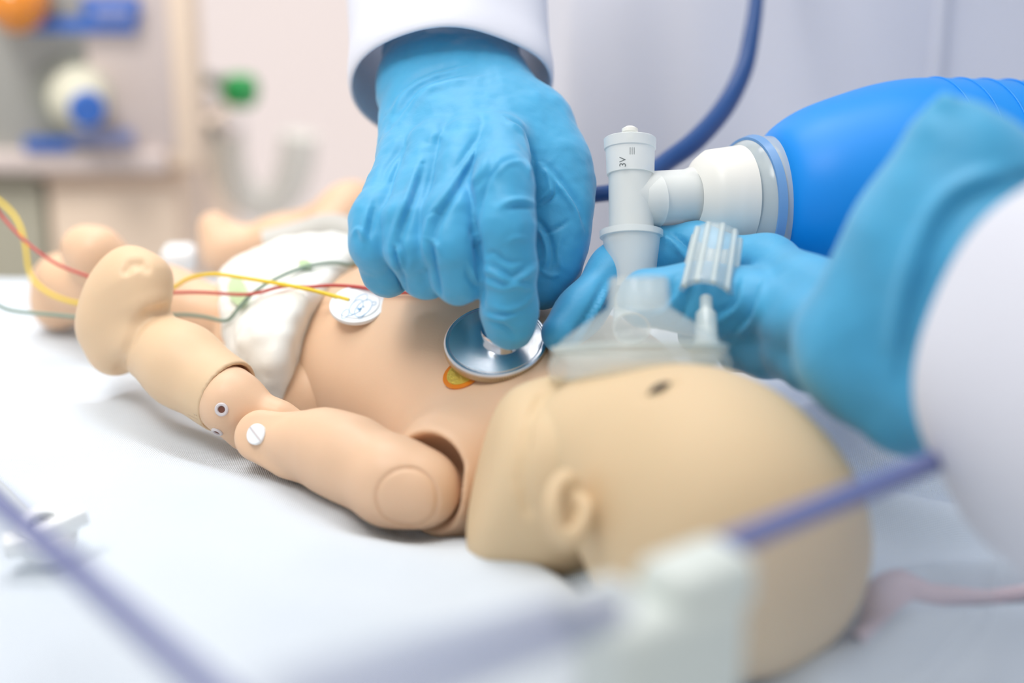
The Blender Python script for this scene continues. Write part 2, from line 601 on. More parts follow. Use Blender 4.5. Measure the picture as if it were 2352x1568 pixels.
# ------------------------------------------------------------------ the baby mannequin
BD = unit((-0.726, 0.688, 0)); BN = unit((-0.688, -0.726, 0)); ZZ = np.array((0, 0, 1.0))
AXB = np.array((BD, BN, ZZ))
RL = math.radians(14)
AXT = np.array((BD, BN * math.cos(RL) - ZZ * math.sin(RL), ZZ * math.cos(RL) + BN * math.sin(RL)))   # rolled a little to the near side
doll = empty('baby_mannequin', 'tan jointed baby training mannequin lying on its back on the white sheet', 'mannequin')
SH = P(962, 1122, 0.724)                                            # near shoulder
TO = np.array((0.003, 0.015, 0.0))
torso = U([ell(TO + (0.000, -0.002, 0.031), (0.060, 0.053, 0.034), AXT),
           ell(TO + BD * 0.064 - BN * 0.006 + (0, 0, 0.036), (0.060, 0.051, 0.0375), AXT),
           ell(TO * .5 + BD * -0.018 + (0, 0, 0.030), (0.040, 0.060, 0.027), AXT)], 0.03)
torso = U([torso, cap(SH + BN * -0.020 + BD * .004, SH + BN * -0.006, 0.021, 0.0185)], 0.014)
SK = SH + BD * 0.0005 + ZZ * 0.0022
torso = sub(torso, cap(SK + BN * -0.004, SK + BN * 0.03, 0.0164, 0.0164), 0.004)
torso = sub(torso, cap(SH + BN * 0.012, SH + BN * 0.03, 0.022, 0.03), 0.004)
sdf_obj('torso', torso, 0.0011, 'skin', doll)
pelvis = U([ell(TO + BD * 0.120 + (0, 0, 0.030), (0.050, 0.043, 0.030), AXB),
            cap(TO + BD * 0.085 + BN * 0.03 + (0, 0, 0.022), TO + BD * 0.125 + BN * 0.034 + (0, 0, 0.02), 0.02, 0.02)], 0.01)
sdf_obj('pelvis', pelvis, 0.0020, 'skin', doll)

# near arm --------------------------------------------------------------
arm = U([chain([(968, 1122, .724, 92), (900, 1105, .728, 96), (805, 1055, .740, 92), (740, 1028, .750, 80)], 0.008),
         chain([(740, 1030, .748, 78), (680, 1025, .755, 62), (612, 1004, .764, 54)], 0.004)], 0.010)
EL = P(590, 998, .758)
lug_n = unit(-FWD * 0.8 + RGT * -.25 + UPV * .25)
arm = sub(arm, cap(P(655, 900, .765), P(730, 932, .765), 0.0070, 0.0030), 0.004)
lug = inter(cap(EL - lug_n * .002, P(660, 1020, .752), 0.0098, 0.012), half(EL + lug_n * 0.0015, lug_n), 0.003)
arm = U([arm, lug], 0.004)
PC = P(932, 1147, .7105)                                            # shoulder disc
pn = unit(-FWD * .90 + UPV * -.08 + BN * .28)
ring_r = 70 * .712 / F


def ring_groove(s, c, n, r, w, depth):
    n = np.asarray(unit(n), np.float32); c = np.asarray(c, np.float32)

    def f(X):
        q = X - c; t = q @ n; rad = np.sqrt(np.maximum((q * q).sum(1) - t * t, 0))
        g = np.where(t > -0.016, -depth * np.exp(-((rad - r) / w) ** 2), 0)
        return s.f(X) - g
    return S(f, s.lo, s.hi)


arm = ring_groove(arm, PC, pn, ring_r, 0.00055, 0.0009)
up = sdf_obj('upper_arm', arm, 0.00065, 'skin', doll)
# screw in the elbow
sc_o, sc_n = on_surface(arm, 591, 998); sc_n = unit(sc_n + lug_n * .5)
screw = lathe('elbow_screw', [(0, 0.0041), (0.0012, 0.0041), (0.0015, 0.0038), (0.0015, 0.0)], sc_o, sc_n, 'white_plastic', up, seg=40)
screw['label'] = 'white slotted plastic screw'
sx_, sy_, _ = frame(sc_n)
sd_ = unit(RGT * .62 - UPV * .60); sd_ = unit(sd_ - sc_n * (sd_ @ sc_n)); sc_ = np.cross(sc_n, sd_)
rbox('screw_slot', sc_o + sc_n * 0.00152, (0.0038, 0.00035, 0.0001), 'rubber', screw, bev=0, ax=(sd_, sc_, sc_n))

# elbow joint piece and forearm
A0 = P(545, 925, .782); A1 = P(300, 752, .815); fax = unit(A0 - A1)
joint = U([cap(P(470, 880, .790), P(535, 925, .779), 0.0128, 0.0124),
           cap(P(535, 925, .779), P(640, 955, .772), 0.0118, 0.0050),
           cap(P(640, 955, .772), P(720, 985, .770), 0.0050, 0.0045)], 0.006)
joint = U([joint, cap(P(560, 1000, .780), P(640, 1062, .770), 0.0060, 0.0025)], 0.006)
joint = sub(joint, cap(P(560, 985, .760), P(600, 1000, .755), 0.0065, 0.0085), 0.003)
jo = sdf_obj('elbow_joint', joint, 0.0008, 'skin', doll)


def grommet(px, py, d, n, r):
    c, n_ = on_surface(joint, px, py); n = unit(n_ * 1.3 + n)
    g = lathe('grommet', [(-.001, r), (0.0003, r), (0.0007, r * .85), (0.0007, r * .62), (0.0002, r * .5), (-.001, r * .5)], c, n, 'rubber', jo,
              seg=32, closed=True)
    g['label'] = 'clear rubber grommet'
    lathe('grommet_bore', [(-.0012, r * .52), (0.00015, r * .52), (.00015, 0)], c, n, 'hole', g, seg=24)


grommet(509, 940, .7655, unit(-FWD + RGT * -.15 + UPV * .05), 0.0027)
grommet(499, 991, .7700, unit(-FWD * .45 - UPV * .85 + RGT * -.35), 0.0024)

fore = U([cap(P(530, 916, .782), P(420, 840, .797), 0.0152, 0.0160), cap(P(420, 840, .797), P(315, 768, .812), 0.0160, 0.0138)], 0.006)
fore = inter(fore, half(P(524, 912, .783), unit(fax + UPV * .05)), 0.0012)
fore = sub(fore, cap(P(500, 897, .786), P(620, 975, .770), 0.0138, 0.0138), 0.0008)
fist = U([ell(P(278, 705, .815), (0.0160, 0.0195, 0.0160), np.array((unit(RGT), unit(UPV + RGT * .08), FWD))),
          chain([(320, 650, .806, 62), (335, 690, .804, 52)], 0.01),
          chain([(262, 800, .818, 62), (240, 760, .818, 58)], 0.01),
          chain([(300, 615, .812, 38), (345, 640, .808, 34)], 0.004)], 0.012)
fore_all = U([fore, fist], 0.004)
fore_all = groove(fore_all, [(292, 620), (304, 606), (322, 606), (334, 616)], 0.0011, 0.004)
fore_all = groove(fore_all, [(277, 850), (283, 820), (300, 780), (318, 748), (345, 722), (378, 712)], 0.0013, 0.005)
sdf_obj('forearm', fore_all, 0.0009, 'skin_soft', doll)

# neck and head -----------------------------------------------------------
HC = P(1625, 1190, .6575)
HU = unit(np.array((0.60, -0.80, 0.05)))          # towards the crown
HS = unit(np.cross(ZZ, HU)); HS = -HS if HS[1] > 0 else HS      # towards the camera side
HZ = unit(np.cross(HU, HS)); HZ = HZ if HZ[2] > 0 else -HZ
AXH = np.array((HU, HS, HZ))
neck = U([cap(P(1225, 1085, .700), P(1330, 1080, .685), 0.0270, 0.024),
          cap(P(1255, 985, .722), P(1290, 980, .715), 0.0170, 0.017),
          cap(P(1175, 1190, .700), P(1290, 1190, .690), 0.0205, 0.019)], 0.02)
neck = inter(neck, half(P(1104, 1100, .70), unit(-RGT * 1.0 + UPV * .24 - FWD * .20)), 0.008)
neck = groove(neck, [(1248, 905), (1215, 960), (1200, 1030), (1196, 1100), (1210, 1170)], 0.0018, 0.004)
sdf_obj('neck', neck, 0.0013, 'skin_head', doll)
head = U([ell(P(1682, 1243, .652), (0.0455, 0.0450, 0.0460), AXH),
          ell(P(1575, 1105, .672), (0.0385, 0.0385, 0.0390), AXH),
          ell(P(1408, 1018, .694), (0.0250, 0.0325, 0.0255), AXH)], 0.022)
# eye slit and brow
eyp = [on_surface(head, *q)[0] for q in ((1488, 908), (1515, 891), (1545, 879))]
head = sub(head, U([cap(eyp[0], eyp[1], .0012, .0022), cap(eyp[1], eyp[2], .0022, .0010)], .001), 0.004)
ear_c = P(1300, 1180, .640)
ear_out = unit(-FWD + RGT * -.35)
ear = schain([(1300, 1098, .640, 15), (1276, 1120, .633, 19), (1268, 1170, .628, 21), (1279, 1220, .627, 24), (1308, 1238, .627, 24), (1336, 1205, .629, 20), (1347, 1165, .632, 15), (1338, 1148, .636, 10)])
ear = U([ear, chain([(1300, 1125, .642, 34), (1308, 1200, .640, 42)], 0.006)], 0.006)
head = U([head, ear], 0.004)
head = sub(head, chain([(1297, 1150, .616, 8), (1306, 1166, .620, 14), (1326, 1172, .622, 9)], 0.002), 0.004)
hd = sdf_obj('head', head, 0.0012, 'skin_head', doll)
ey = tube('eye', [on_surface(head, *q)[0] for q in ((1490, 907), (1502, 897), (1515, 890), (1528, 884), (1541, 880))], [0.0003, 0.0012, 0.0015, 0.0012, 0.0003], 'eye', hd, seg=12)
ey['label'] = 'dark narrow eye opening'

# far legs, near leg, far hand
leg = U([chain([(520, 735, .880, 72), (380, 700, .890, 80), (230, 660, .905, 74)], 0.01),
         chain([(230, 655, .905, 74), (150, 660, .915, 70), (130, 700, .915, 55)], 0.01),
         chain([(300, 640, .885, 48), (220, 585, .880, 58), (190, 570, .882, 50)], 0.008)], 0.012)
sdf_obj('leg', leg, 0.0022, 'skin', doll)
leg = U([chain([(700, 590, .935, 62), (800, 500, .965, 60), (810, 480, .97, 56)], 0.01),
         chain([(810, 490, .97, 52), (640, 545, .985, 42), (520, 575, .99, 44)], 0.01),
         chain([(520, 575, .99, 46), (490, 520, .99, 34)], 0.01)], 0.012)
sdf_obj('leg', leg, 0.0022, 'skin', doll)
hnd = U([chain([(860, 580, .86, 40), (835, 595, .86, 24)], 0.004), chain([(840, 592, .86, 13), (805, 600, .86, 11), (782, 607, .862, 9)], 0.003),
         chain([(845, 604, .855, 13), (815, 607, .855, 9)], 0.003)], 0.004)
sdf_obj('hand', hnd, 0.0009, 'skin', doll)

# diaper ------------------------------------------------------------------
DO = TO + (0.0, 0.002, 0.003)
dia = U([ell(DO + BD * 0.124 + (0, 0, 0.031), (0.054, 0.050, 0.036), AXT),
         cap(DO + BD * 0.096 + BN * 0.030 + (0, 0, 0.035), DO + BD * 0.106 + BN * -0.034 + (0, 0, 0.030), 0.028, 0.022)], 0.012)
dia = inter(dia, half(DO + BD * 0.106, unit(-BD - BN * .42 + ZZ * -.06)), 0.006)
dia = sub(dia, cap(DO + BD * 0.155 + BN * 0.048 + (0, 0, 0.03), DO + BD * 0.19 + BN * 0.03 + (0, 0, 0.03), 0.024, 0.03), 0.006)
nd = noise_disp(70, 0.0018); nd2 = noise_disp(170, 0.0007)
diap = empty('diaper', 'white disposable diaper with pale green print on the mannequin', 'diaper')
dob = sdf_obj('diaper_body', dia, 0.0014, 'diaper', diap, both(nd, nd2))


def project_blob(name, cx, cy, rx, ry, rot, s, mat, parent, lift=0.0006, seg=28, rings=4, d0=0.6, d1=1.1):
    """flat printed patch lying on a modelled surface"""
    V = []; Fc = []
    for i in range(rings + 1):
        for k in range(seg):
            a = 2 * math.pi * k / seg; u = i / rings
            x = rx * u * math.cos(a); y = ry * u * math.sin(a)
            px = cx + x * math.cos(rot) - y * math.sin(rot); py = cy + x * math.sin(rot) + y * math.cos(rot)
            t = np.linspace(d0, d1, 400); X = np.stack([P(px, py, q) for q in t]).astype(np.float32)
            dd = s.f(X); w = np.argmax(dd < lift + 0.0009)
            V.append(X[w])
    for i in range(rings):
        for k in range(seg):
            k2 = (k + 1) % seg
            Fc.append((i * seg + k, i * seg + k2, (i + 1) * seg + k2, (i + 1) * seg + k))
    return obj(name, V, Fc, mat, parent)


project_blob('green_print', 545, 668, 34, 22, 1.3, dia, 'diaper_print', dob, 0.0012)
project_blob('green_print', 700, 606, 16, 10, 0.3, dia, 'diaper_print', dob, 0.0012)

# ------------------------------------------------------------------ electrode, sensor patch, wires
ec_, en_ = on_surface(torso, 828, 712)
EN = unit(unit(-FWD * .66 + UPV * .74 + RGT * .16) * 2 + en_); EC = ec_ + en_ * 0.0024
elec = empty('chest_electrode', 'round white chest electrode with blue bear outline beside the gloved fingers', 'electrode')
r0 = 65 * .800 / F
lathe('foam_disc', [(-.0006, 0), (-.0006, r0 * .97), (0.0, r0), (0.0009, r0), (0.0013, r0 * .985), (0.0013, r0 * .80), (0.0017, r0 * .775), (0.0017, 0)],
      EC, EN, 'white_plastic', elec, seg=72)


def bear(x, y): return Pplane(750 + x / 11.2, 640 + y / 11.2, EC + EN * 0.0018, EN)


def bear_line(name, pts, closed=False, r=0.00009, mat='print_blue'):
    p = [bear(*q) for q in pts]
    if closed: p = p + [p[0]]
    return tube(name, p, r, mat, elec, seg=5, n=6)


def oval(cx, cy, a, b, rot, k=14):
    return [(cx + a * math.cos(t) * math.cos(rot) - b * math.sin(t) * math.sin(rot), cy + a * math.cos(t) * math.sin(rot) + b * math.sin(t) * math.cos(rot))
            for t in np.linspace(0, 2 * math.pi, k, endpoint=False)]


bear_line('bear_outline', oval(945, 755, 280, 150, -0.76), True)
bear_line('bear_outline', oval(765, 720, 225, 130, -0.85), True)
bear_line('bear_outline', oval(480, 900, 135, 75, -0.95), True)
bear_line('bear_outline', [(710, 570), (780, 480), (900, 410), (1000, 390), (1050, 430), (1040, 520), (1020, 560)])
bear_line('bear_outline', [(1170, 610), (1230, 590), (1275, 610), (1250, 660), (1180, 685)])
bear_line('bear_outline', [(800, 975), (830, 1015), (900, 990), (970, 930), (975, 890)])
bear_line('bear_outline', [(560, 950), (640, 940), (710, 900)])
bear_line('bear_nose', [(800, 760), (850, 790), (885, 760)], False, 0.0004)
bear_line('bear_nose', [(850, 790), (855, 840)], False, 0.00028)
bear_line('bear_eye', [(945, 728), (962, 715)], False, 0.0003)

# far electrode peeping out behind the stethoscope
e2 = lathe('chest_electrode', [(-.0006, 0), (-.0006, .0100), (0.0008, .0102), (0.0012, .0100), (0.0012, 0)], P(1300, 712, .800), unit(ZZ + FWD * .3), 'white_plastic', seg=48)
tag(e2, 'white electrode disc mostly hidden behind the stethoscope and gloved fingertip', 'electrode')

# gold sensor patch
GC, GN = on_surface(torso, 1064, 860); GC = GC + GN * 0.0004
gp = empty('sensor_patch', 'gold foil sensor patch with orange rim peeping out under the stethoscope', 'sensor')


def patch(name, sc, lift, mat, parent, notch):
    V = []; top = []; n = 64
    x, y, a = frame(GN)
    for layer in (0, 1):
        for k in range(n):
            t = 2 * math.pi * k / n
            r = 0.0080 * sc
            q = GC + GN * (lift * layer)
            p = q + (x * math.cos(t) + y * math.sin(t)) * r
            V.append(p)
    # notch: push in the points near the notch pixel
    nc = Pplane(1086, 890, GC, GN)
    for i in range(len(V)):
        w = V[i] - nc; dist = np.linalg.norm(w - GN * (w @ GN))
        if dist < notch:
            dirn = unit(GC - nc); V[i] = V[i] + dirn * math.sqrt(max(notch ** 2 - dist ** 2, 0))
    Fc = [tuple(range(n, 2 * n))] + [(k, (k + 1) % n, n + (k + 1) % n, n + k) for k in range(n)]
    return obj(name, V, Fc, mat, parent, smooth=False)


patch('orange_film', 1.0, 0.0006, 'orange', gp, 0.0020)
patch('gold_foil', 0.78, 0.0009, 'gold', gp, 0.0027)


BODY_S = U([torso, dia], 0.0)


def wire(name, pts, r, mat, label, n=8):
    path = np.array(spline([P(*p) for p in pts], n), np.float32)
    for _ in range(6):                                  # lay the wire on the body instead of through it
        d = BODY_S.f(path); e = 0.0008; I3 = np.eye(3, dtype=np.float32)
        g = np.stack([BODY_S.f(path + I3[j] * e) - BODY_S.f(path - I3[j] * e) for j in range(3)], 1)
        g /= np.linalg.norm(g, axis=1)[:, None] + 1e-9
        path += g * np.clip(r + 0.0012 - d, 0, 0.02)[:, None]
        path[1:-1] = path[1:-1] * .5 + (path[:-2] + path[2:]) * .25
    o = tube(name, list(path), r, mat, seg=10, n=1)
    return tag(o, label, 'wire', 'electrode lead wires')


wire('lead_wire', [(-300, 250, 1.0), (-60, 420, .93), (30, 490, .905), (58, 560, .895), (72, 640, .890), (150, 690, .875), (270, 700, .862), (385, 668, .850), (430, 640, .842), (490, 629, .832),
                   (560, 638, .826), (690, 660, .812), (770, 680, .8055), (802, 689, .8035)], 0.00085, 'yellow', 'yellow lead wire running into the bear electrode')
wire('lead_wire', [(-300, 180, .95), (-40, 440, .86), (0, 492, .855), (60, 556, .850), (130, 606, .846), (210, 637, .844), (300, 668, .842), (390, 672, .838), (470, 671, .834),
                   (620, 681, .824), (700, 662, .818), (760, 655, .814), (850, 662, .806), (960, 690, .800), (1120, 690, .800), (1235, 700, .799), (1290, 720, .798)],
     0.00070, 'red', 'thin red lead wire crossing the diaper behind the mannequin fist')
wire('lead_wire', [(-300, 560, .86), (-40, 680, .85), (20, 712, .85), (120, 722, .85), (270, 735, .85), (400, 722, .846), (470, 727, .838), (520, 738, .834), (570, 725, .832), (630, 680, .834), (680, 648, .838),
                   (740, 632, .842), (800, 615, .850), (850, 590, .852)], 0.00080, 'green', 'grey green lead wire curving over the diaper to the far hand')

# ------------------------------------------------------------------ stethoscope
st = empty('stethoscope', 'steel stethoscope head pressed on the chest, with navy blue tubing', 'stethoscope')
SO = P(1139, 790, .7590); SNRM = unit(-FWD * .69 + UPV * .72 + RGT * -.06)
R0 = 120 * .762 / F
lathe('knurled_rim', [(-.0012, R0 * .93), (-.0012, R0 * .985), (-.0008, R0), (0.0012, R0), (0.0016, R0 * .985), (0.0016, R0 * .93)], SO, SNRM, 'knurl', st,
      seg=480, closed=True, tooth={2: -.018, 3: -.018}, sharp=30)
lathe('chestpiece', [(0.0002, R0 * .94), (0.0014, R0 * .988), (0.0020, R0 * .985), (0.0026, R0 * .955), (0.0026, R0 * .93), (0.0021, R0 * .92), (0.0021, R0 * .90), (0.0025, R0 * .885),
                     (0.0035, R0 * .62), (0.0048, R0 * .42), (0.0052, 0)], SO, SNRM, 'brushed', st, seg=128, sharp=20)
BO = Pplane(1152, 780, SO + SNRM * 0.0045, SNRM)
lathe('boss', [(-.001, .0078), (0.0015, .0074), (0.0030, .0073), (0.0055, .0077), (0.0062, .0074), (0.0062, .0060), (0.0054, .0057), (0.0054, 0)], BO, SNRM, 'chrome', st, seg=64)
stem0 = BO + SNRM * 0.003
tube('stem', [stem0, P(1215, 690, .785), P(1240, 600, .800)], 0.0030, 'chrome', st)
tube('tubing', [P(1228, 640, .795), P(1245, 560, .808), P(1262, 490, .815), P(1345, 452, .818), P(1410, 440, .822), P(1470, 415, .83), P(1530, 372, .845), P(1600, 320, .86), P(1665, 245, .88),
                P(1708, 160, .895), P(1726, 80, .905), P(1737, 0, .915), P(1745, -120, .93), P(1740, -420, .99), P(1700, -800, 1.03)], [0.0034, .0034, .0034, .0034, .0035, .0038, .0042, .0046, .0045, .0042, .0038, .0034, .0033, .0033, .0033], 'tube_navy', st, seg=16)

# ------------------------------------------------------------------ person with the stethoscope: glove, sleeve, coat
doc = empty('person', 'person in a white coat pressing the stethoscope with a blue gloved hand', 'person')
flat = (FWD, 0.80)
dorsum = U([chain([(985, 60, .850, 88), (970, 195, .818, 88), (930, 365, .778, 66)], 0.01, flat),
            chain([(1010, 60, .850, 95), (1010, 195, .815, 98), (995, 345, .771, 66)], 0.01, flat),
            chain([(1050, 60, .850, 95), (1060, 195, .815, 98), (1075, 330, .766, 68)], 0.01, flat),
            chain([(1090, 60, .850, 90), (1100, 205, .818, 88), (1150, 325, .768, 68)], 0.01, flat)], 0.016)
pinky = chain([(930, 365, .778, 64), (864, 505, .753, 55), (858, 560, .750, 53), (890, 625, .762, 50), (935, 615, .785, 42)], 0.006)
ring_ = chain([(995, 345, .771, 64), (938, 510, .744, 55), (944, 570, .741, 55), (980, 626, .750, 53), (1012, 615, .775, 44)], 0.006)
midl = chain([(1075, 335, .766, 66), (1034, 500, .738, 58), (1036, 570, .734, 59), (1055, 634, .741, 58), (1080, 628, .768, 48)], 0.006)
indx = chain([(1150, 325, .768, 66), (1156, 430, .737, 66), (1160, 520, .731, 64), (1166, 620, .735, 63), (1170, 715, .741, 60), (1172, 748, .743, 54)], 0.006)
thumb = chain([(1120, 215, .815, 86), (1215, 300, .800, 92), (1262, 390, .788, 84), (1276, 470, .782, 72), (1268, 560, .780, 64), (1256, 630, .778, 52), (1245, 662, .776, 40)], 0.012)
hand = U([dorsum, thumb], 0.014)
fingers = U([pinky, ring_, midl, indx], 0.0016)
hand = U([hand, fingers], 0.005)
CR = creases([
    ('g', 6, 0.0020, [(900, 545), (908, 590), (922, 640), (938, 690)]),
    ('g', 6, 0.0020, [(984, 545), (990, 590), (1002, 645), (1014, 695)]),
    ('g', 7, 0.0022, [(1088, 500), (1096, 560), (1104, 630), (1110, 700)]),
    ('f', 9, 0.0012, [(968, 380), (945, 450), (915, 530), (903, 575)]),
    ('f', 9, 0.0013, [(1080, 370), (1040, 440), (1000, 500), (985, 560), (980, 610)]),
    ('g', 7, 0.0012, [(1165, 372), (1130, 395), (1108, 440), (1094, 500), (1080, 545)]),
    ('r', 9, 0.0012, [(1225, 470), (1195, 462), (1165, 468), (1145, 480)]),
    ('g', 6, 0.0011, [(1228, 478), (1195, 473), (1160, 480)]),
    ('f', 7, 0.0009, [(1130, 400), (1160, 372), (1195, 368), (1215, 385)]),
    ('f', 6, 0.0012, [(1165, 272), (1200, 300), (1218, 345), (1222, 400)]),
    ('g', 5, 0.0009, [(1185, 295), (1208, 325), (1217, 370)]),
    ('f', 8, 0.0011, [(1112, 612), (1140, 622), (1175, 640), (1205, 625), (1230, 605)]),
    ('g', 7, 0.0009, [(1110, 590), (1135, 580), (1165, 600), (1210, 600)]),
    ('f', 7, 0.0008, [(1110, 640), (1150, 655), (1190, 650), (1225, 660)]),
    ('r', 7, 0.0008, [(1130, 700), (1170, 712), (1210, 690), (1228, 660)]),
    ('g', 7, 0.0009, [(1120, 735), (1140, 742), (1165, 755), (1185, 775)]),
    ('f', 6, 0.0008, [(1116, 720), (1145, 728), (1190, 720)]),
    ('r', 6, 0.0007, [(1160, 560), (1185, 545), (1215, 550)]),
    ('f', 7, 0.0009, [(1250, 380), (1285, 420), (1320, 470), (1338, 520)]),
    ('g', 6, 0.0008, [(1230, 520), (1255, 530), (1285, 520), (1310, 505)]),
    ('f', 7, 0.0009, [(1228, 505), (1250, 535), (1262, 580), (1255, 620)]),
    ('r', 6, 0.0007, [(1240, 620), (1262, 632), (1288, 630)]),
    ('f', 6, 0.0008, [(1262, 400), (1270, 440), (1240, 470)]),
    ('r', 6, 0.0006, [(1290, 540), (1280, 580), (1290, 620)]),
    ('f', 8, 0.0009, [(855, 470), (845, 520), (838, 560)]),
    ('r', 7, 0.0009, [(806, 545), (825, 528), (850, 560)]),
    ('g', 6, 0.0008, [(985, 498), (1000, 488), (1012, 490)]),
    ('f', 6, 0.0008, [(905, 548), (925, 590), (925, 620)]),
    ('r', 6, 0.0008, [(978, 545), (1000, 560), (1015, 590)]),
    ('f', 7, 0.0007, [(1105, 660), (1085, 640), (1075, 610)]),
    ('f', 11, 0.0010, [(905, 290), (960, 215), (1020, 185), (1090, 175)]),
    ('f', 9, 0.0008, [(890, 260), (930, 205), (990, 170), (1060, 152)]),
    ('r', 16, 0.0010, [(985, 330), (1000, 310), (1030, 320)]),
    ('f', 8, 0.0006, [(1050, 400), (1075, 360), (1100, 320)]),
    ('f', 8, 0.0005, [(880, 420), (905, 370), (930, 340)]),
    ('f', 8, 0.0006, [(1130, 350), (1115, 390), (1085, 430)]),
])
gl = sdf_obj('glove', hand, 0.00085, 'glove', doc, both(CR, noise_disp(90, 0.0007), noise_disp(240, 0.00025)))
gl['label'] = 'blue nitrile glove on a curled hand, index finger extended'


def loft(name, rings, mat, parent, seg=64, fold=0.0, nf=5, hem=None, seed=0, thick=0.0012):
    """rings: (center, half a, half b, axis a, axis b)"""
    V = []; Fc = []; rr = random.Random(seed); ph = [rr.uniform(0, 6.3) for _ in range(nf)]
    n = len(rings)
    for i, (c, ra, rb, xa, xb) in enumerate(rings):
        for k in range(seg):
            t = 2 * math.pi * k / seg
            f = 1 + fold * sum(math.sin((j + 2) * t + ph[j] + i * 0.35 * (j % 3 - 1)) for j in range(nf)) / nf
            V.append(np.asarray(c) + (np.asarray(xa) * math.cos(t) * ra + np.asarray(xb) * math.sin(t) * rb) * f)
    for i in range(n - 1):
        for k in range(seg):
            k2 = (k + 1) % seg
            Fc.append((i * seg + k, i * seg + k2, (i + 1) * seg + k2, (i + 1) * seg + k))
    o = obj(name, V, Fc, mat, parent)
    m = o.modifiers.new('cloth_thickness', 'SOLIDIFY'); m.thickness = thick; m.offset = 0
    m = o.modifiers.new('smooth', 'SUBSURF'); m.levels = 1; m.render_levels = 1
    return o


# sleeve of the stethoscope arm
c0 = P(1040, 262, .818); c1 = P(1010, -260, .885)
ax = unit(c1 - c0)
xa = unit(RGT - ax * (RGT @ ax)); xb = np.cross(ax, xa); xb = xb if xb @ FWD > 0 else -xb
tl = unit(ax * .55 + xb * 1.0)
rings = []
for i, (t, ra, rb) in enumerate([(0.0, .0405, .040), (.003, .0415, .041), (.012, .0415, .041), (.018, .0405, .040), (.05, .042, .043), (.09, .044, .046), (.13, .047, .050), (.20, .051, .055)]):
    sk = xb * 1.0 + ax * (0.0)
    rings.append((c0 + ax * (t + 0.012), ra, rb, unit(xa - UPV * .05), sk / 1.0))
sl = loft('sleeve', rings, 'coat', doc, fold=0.05, seed=3, thick=0.002)

# coat body behind the bed
rings = []
for z in np.linspace(-0.75, 0.55, 14):
    rings.append(((0.262, 0.425, z), 0.255, 0.145, RGT, (0, 1, 0)))
V = []; Fc = []; sg = 160
for i, (c, ra, rb, a_, b_) in enumerate(rings):
    for k in range(sg):
        t = 2 * math.pi * k / sg
        w = 1 + 0.012 * math.sin(9 * t + 0.5 * math.sin(i * .4)) + 0.010 * math.sin(17 * t + 1.3 + i * .12) + 0.006 * math.sin(31 * t + .3 * i)
        V.append(np.array(c) + (RGT * math.cos(t) * ra + np.array((0, 1, 0)) * math.sin(t) * rb) * w)
for i in range(len(rings) - 1):
    for k in range(sg):
        k2 = (k + 1) % sg
        Fc.append((i * sg + k, i * sg + k2, (i + 1) * sg + k2, (i + 1) * sg + k))
Fc.append(tuple(range(sg - 1, -1, -1))); Fc.append(tuple((len(rings) - 1) * sg + k for k in range(sg)))
cb = obj('coat', V, Fc, 'coat', doc)
tube('placket', [(0.215, 0.282, z) for z in np.linspace(-.4, .5, 6)], 0.0035, 'coat', cb, seg=8)
bt = lathe('button', [(0, .0055), (.0015, .0055), (.002, .0045), (.002, 0)], (0.224, 0.2775, 0.05), (0, -1, .0), 'white_plastic', cb, seg=24)

# ------------------------------------------------------------------ second person: hand holding the mask
doc2 = empty('person', 'person at the right edge holding the clear face mask with a blue gloved hand', 'person')
palm = U([chain([(2185, 345, .640, 112), (2090, 560, .645, 118), (2005, 800, .655, 150), (2085, 945, .645, 95)], 0.02),
          chain([(2290, 420, .635, 120), (2250, 650, .630, 160), (2210, 900, .630, 130)], 0.02)], 0.02)
tb = chain([(1985, 790, .665, 118), (1850, 735, .710, 78), (1720, 695, .735, 74), (1600, 686, .741, 74), (1488, 684, .741, 70)], 0.010)
ia = chain([(1960, 720, .690, 100), (1760, 610, .755, 62), (1600, 575, .775, 56), (1500, 580, .778, 54), (1415, 620, .772, 54), (1335, 712, .760, 50), (1288, 768, .752, 44)], 0.008)
fc1 = chain([(1960, 830, .680, 90), (1830, 800, .715, 56), (1700, 770, .745, 48), (1600, 770, .760, 44)], 0.008)
fc2 = chain([(1970, 880, .675, 80), (1860, 845, .705, 48), (1760, 815, .735, 42), (1690, 820, .750, 38)], 0.008)
h2 = U([palm, U([tb, ia, fc1, fc2], 0.003)], 0.014)
CR2 = creases([
    ('g', 8, 0.0011, [(1540, 760), (1570, 720), (1585, 660), (1590, 620)]),
    ('f', 9, 0.0010, [(1500, 720), (1540, 690), (1560, 640)]),
    ('f', 9, 0.0012, [(1690, 770), (1730, 720), (1750, 650)]),
    ('f', 9, 0.0012, [(1630, 740), (1690, 700), (1700, 650)]),
    ('f', 8, 0.0012, [(1520, 530), (1560, 560), (1600, 610)]),
    ('f', 8, 0.0010, [(1310, 800), (1360, 720), (1400, 640)]),
    ('g', 7, 0.0010, [(1335, 790), (1380, 730), (1410, 670)]),
    ('r', 22, 0.0030, [(2110, 250), (2150, 228), (2200, 250)]),
    ('f', 22, 0.0020, [(2330, 400), (2180, 470), (2100, 640), (2060, 830)]),
])
g2 = sdf_obj('glove', h2, 0.0013, 'glove', doc2, both(CR2, noise_disp(60, 0.0010)))
g2['label'] = 'blue nitrile glove, blurred, fingers spread over the mask'
c0 = P(2420, 825, .600); c1 = P(2850, 1010, .520); ax = unit(c1 - c0)
xa = unit(UPV - ax * (UPV @ ax)); xb = np.cross(ax, xa); xb = xb if xb @ FWD > 0 else -xb
rings = []
for t, ra, rb in [(0.0, .056, .036), (.003, .0585, .038), (.010, .060, .040), (.020, .0615, .042), (.05, .064, .046), (.09, .067, .05), (.16, .070, .055)]:
    rings.append((c0 + ax * (t - .004), ra, rb, unit(xa + ax * .12), unit(xb + ax * .55)))
ce = rings[-1][0]
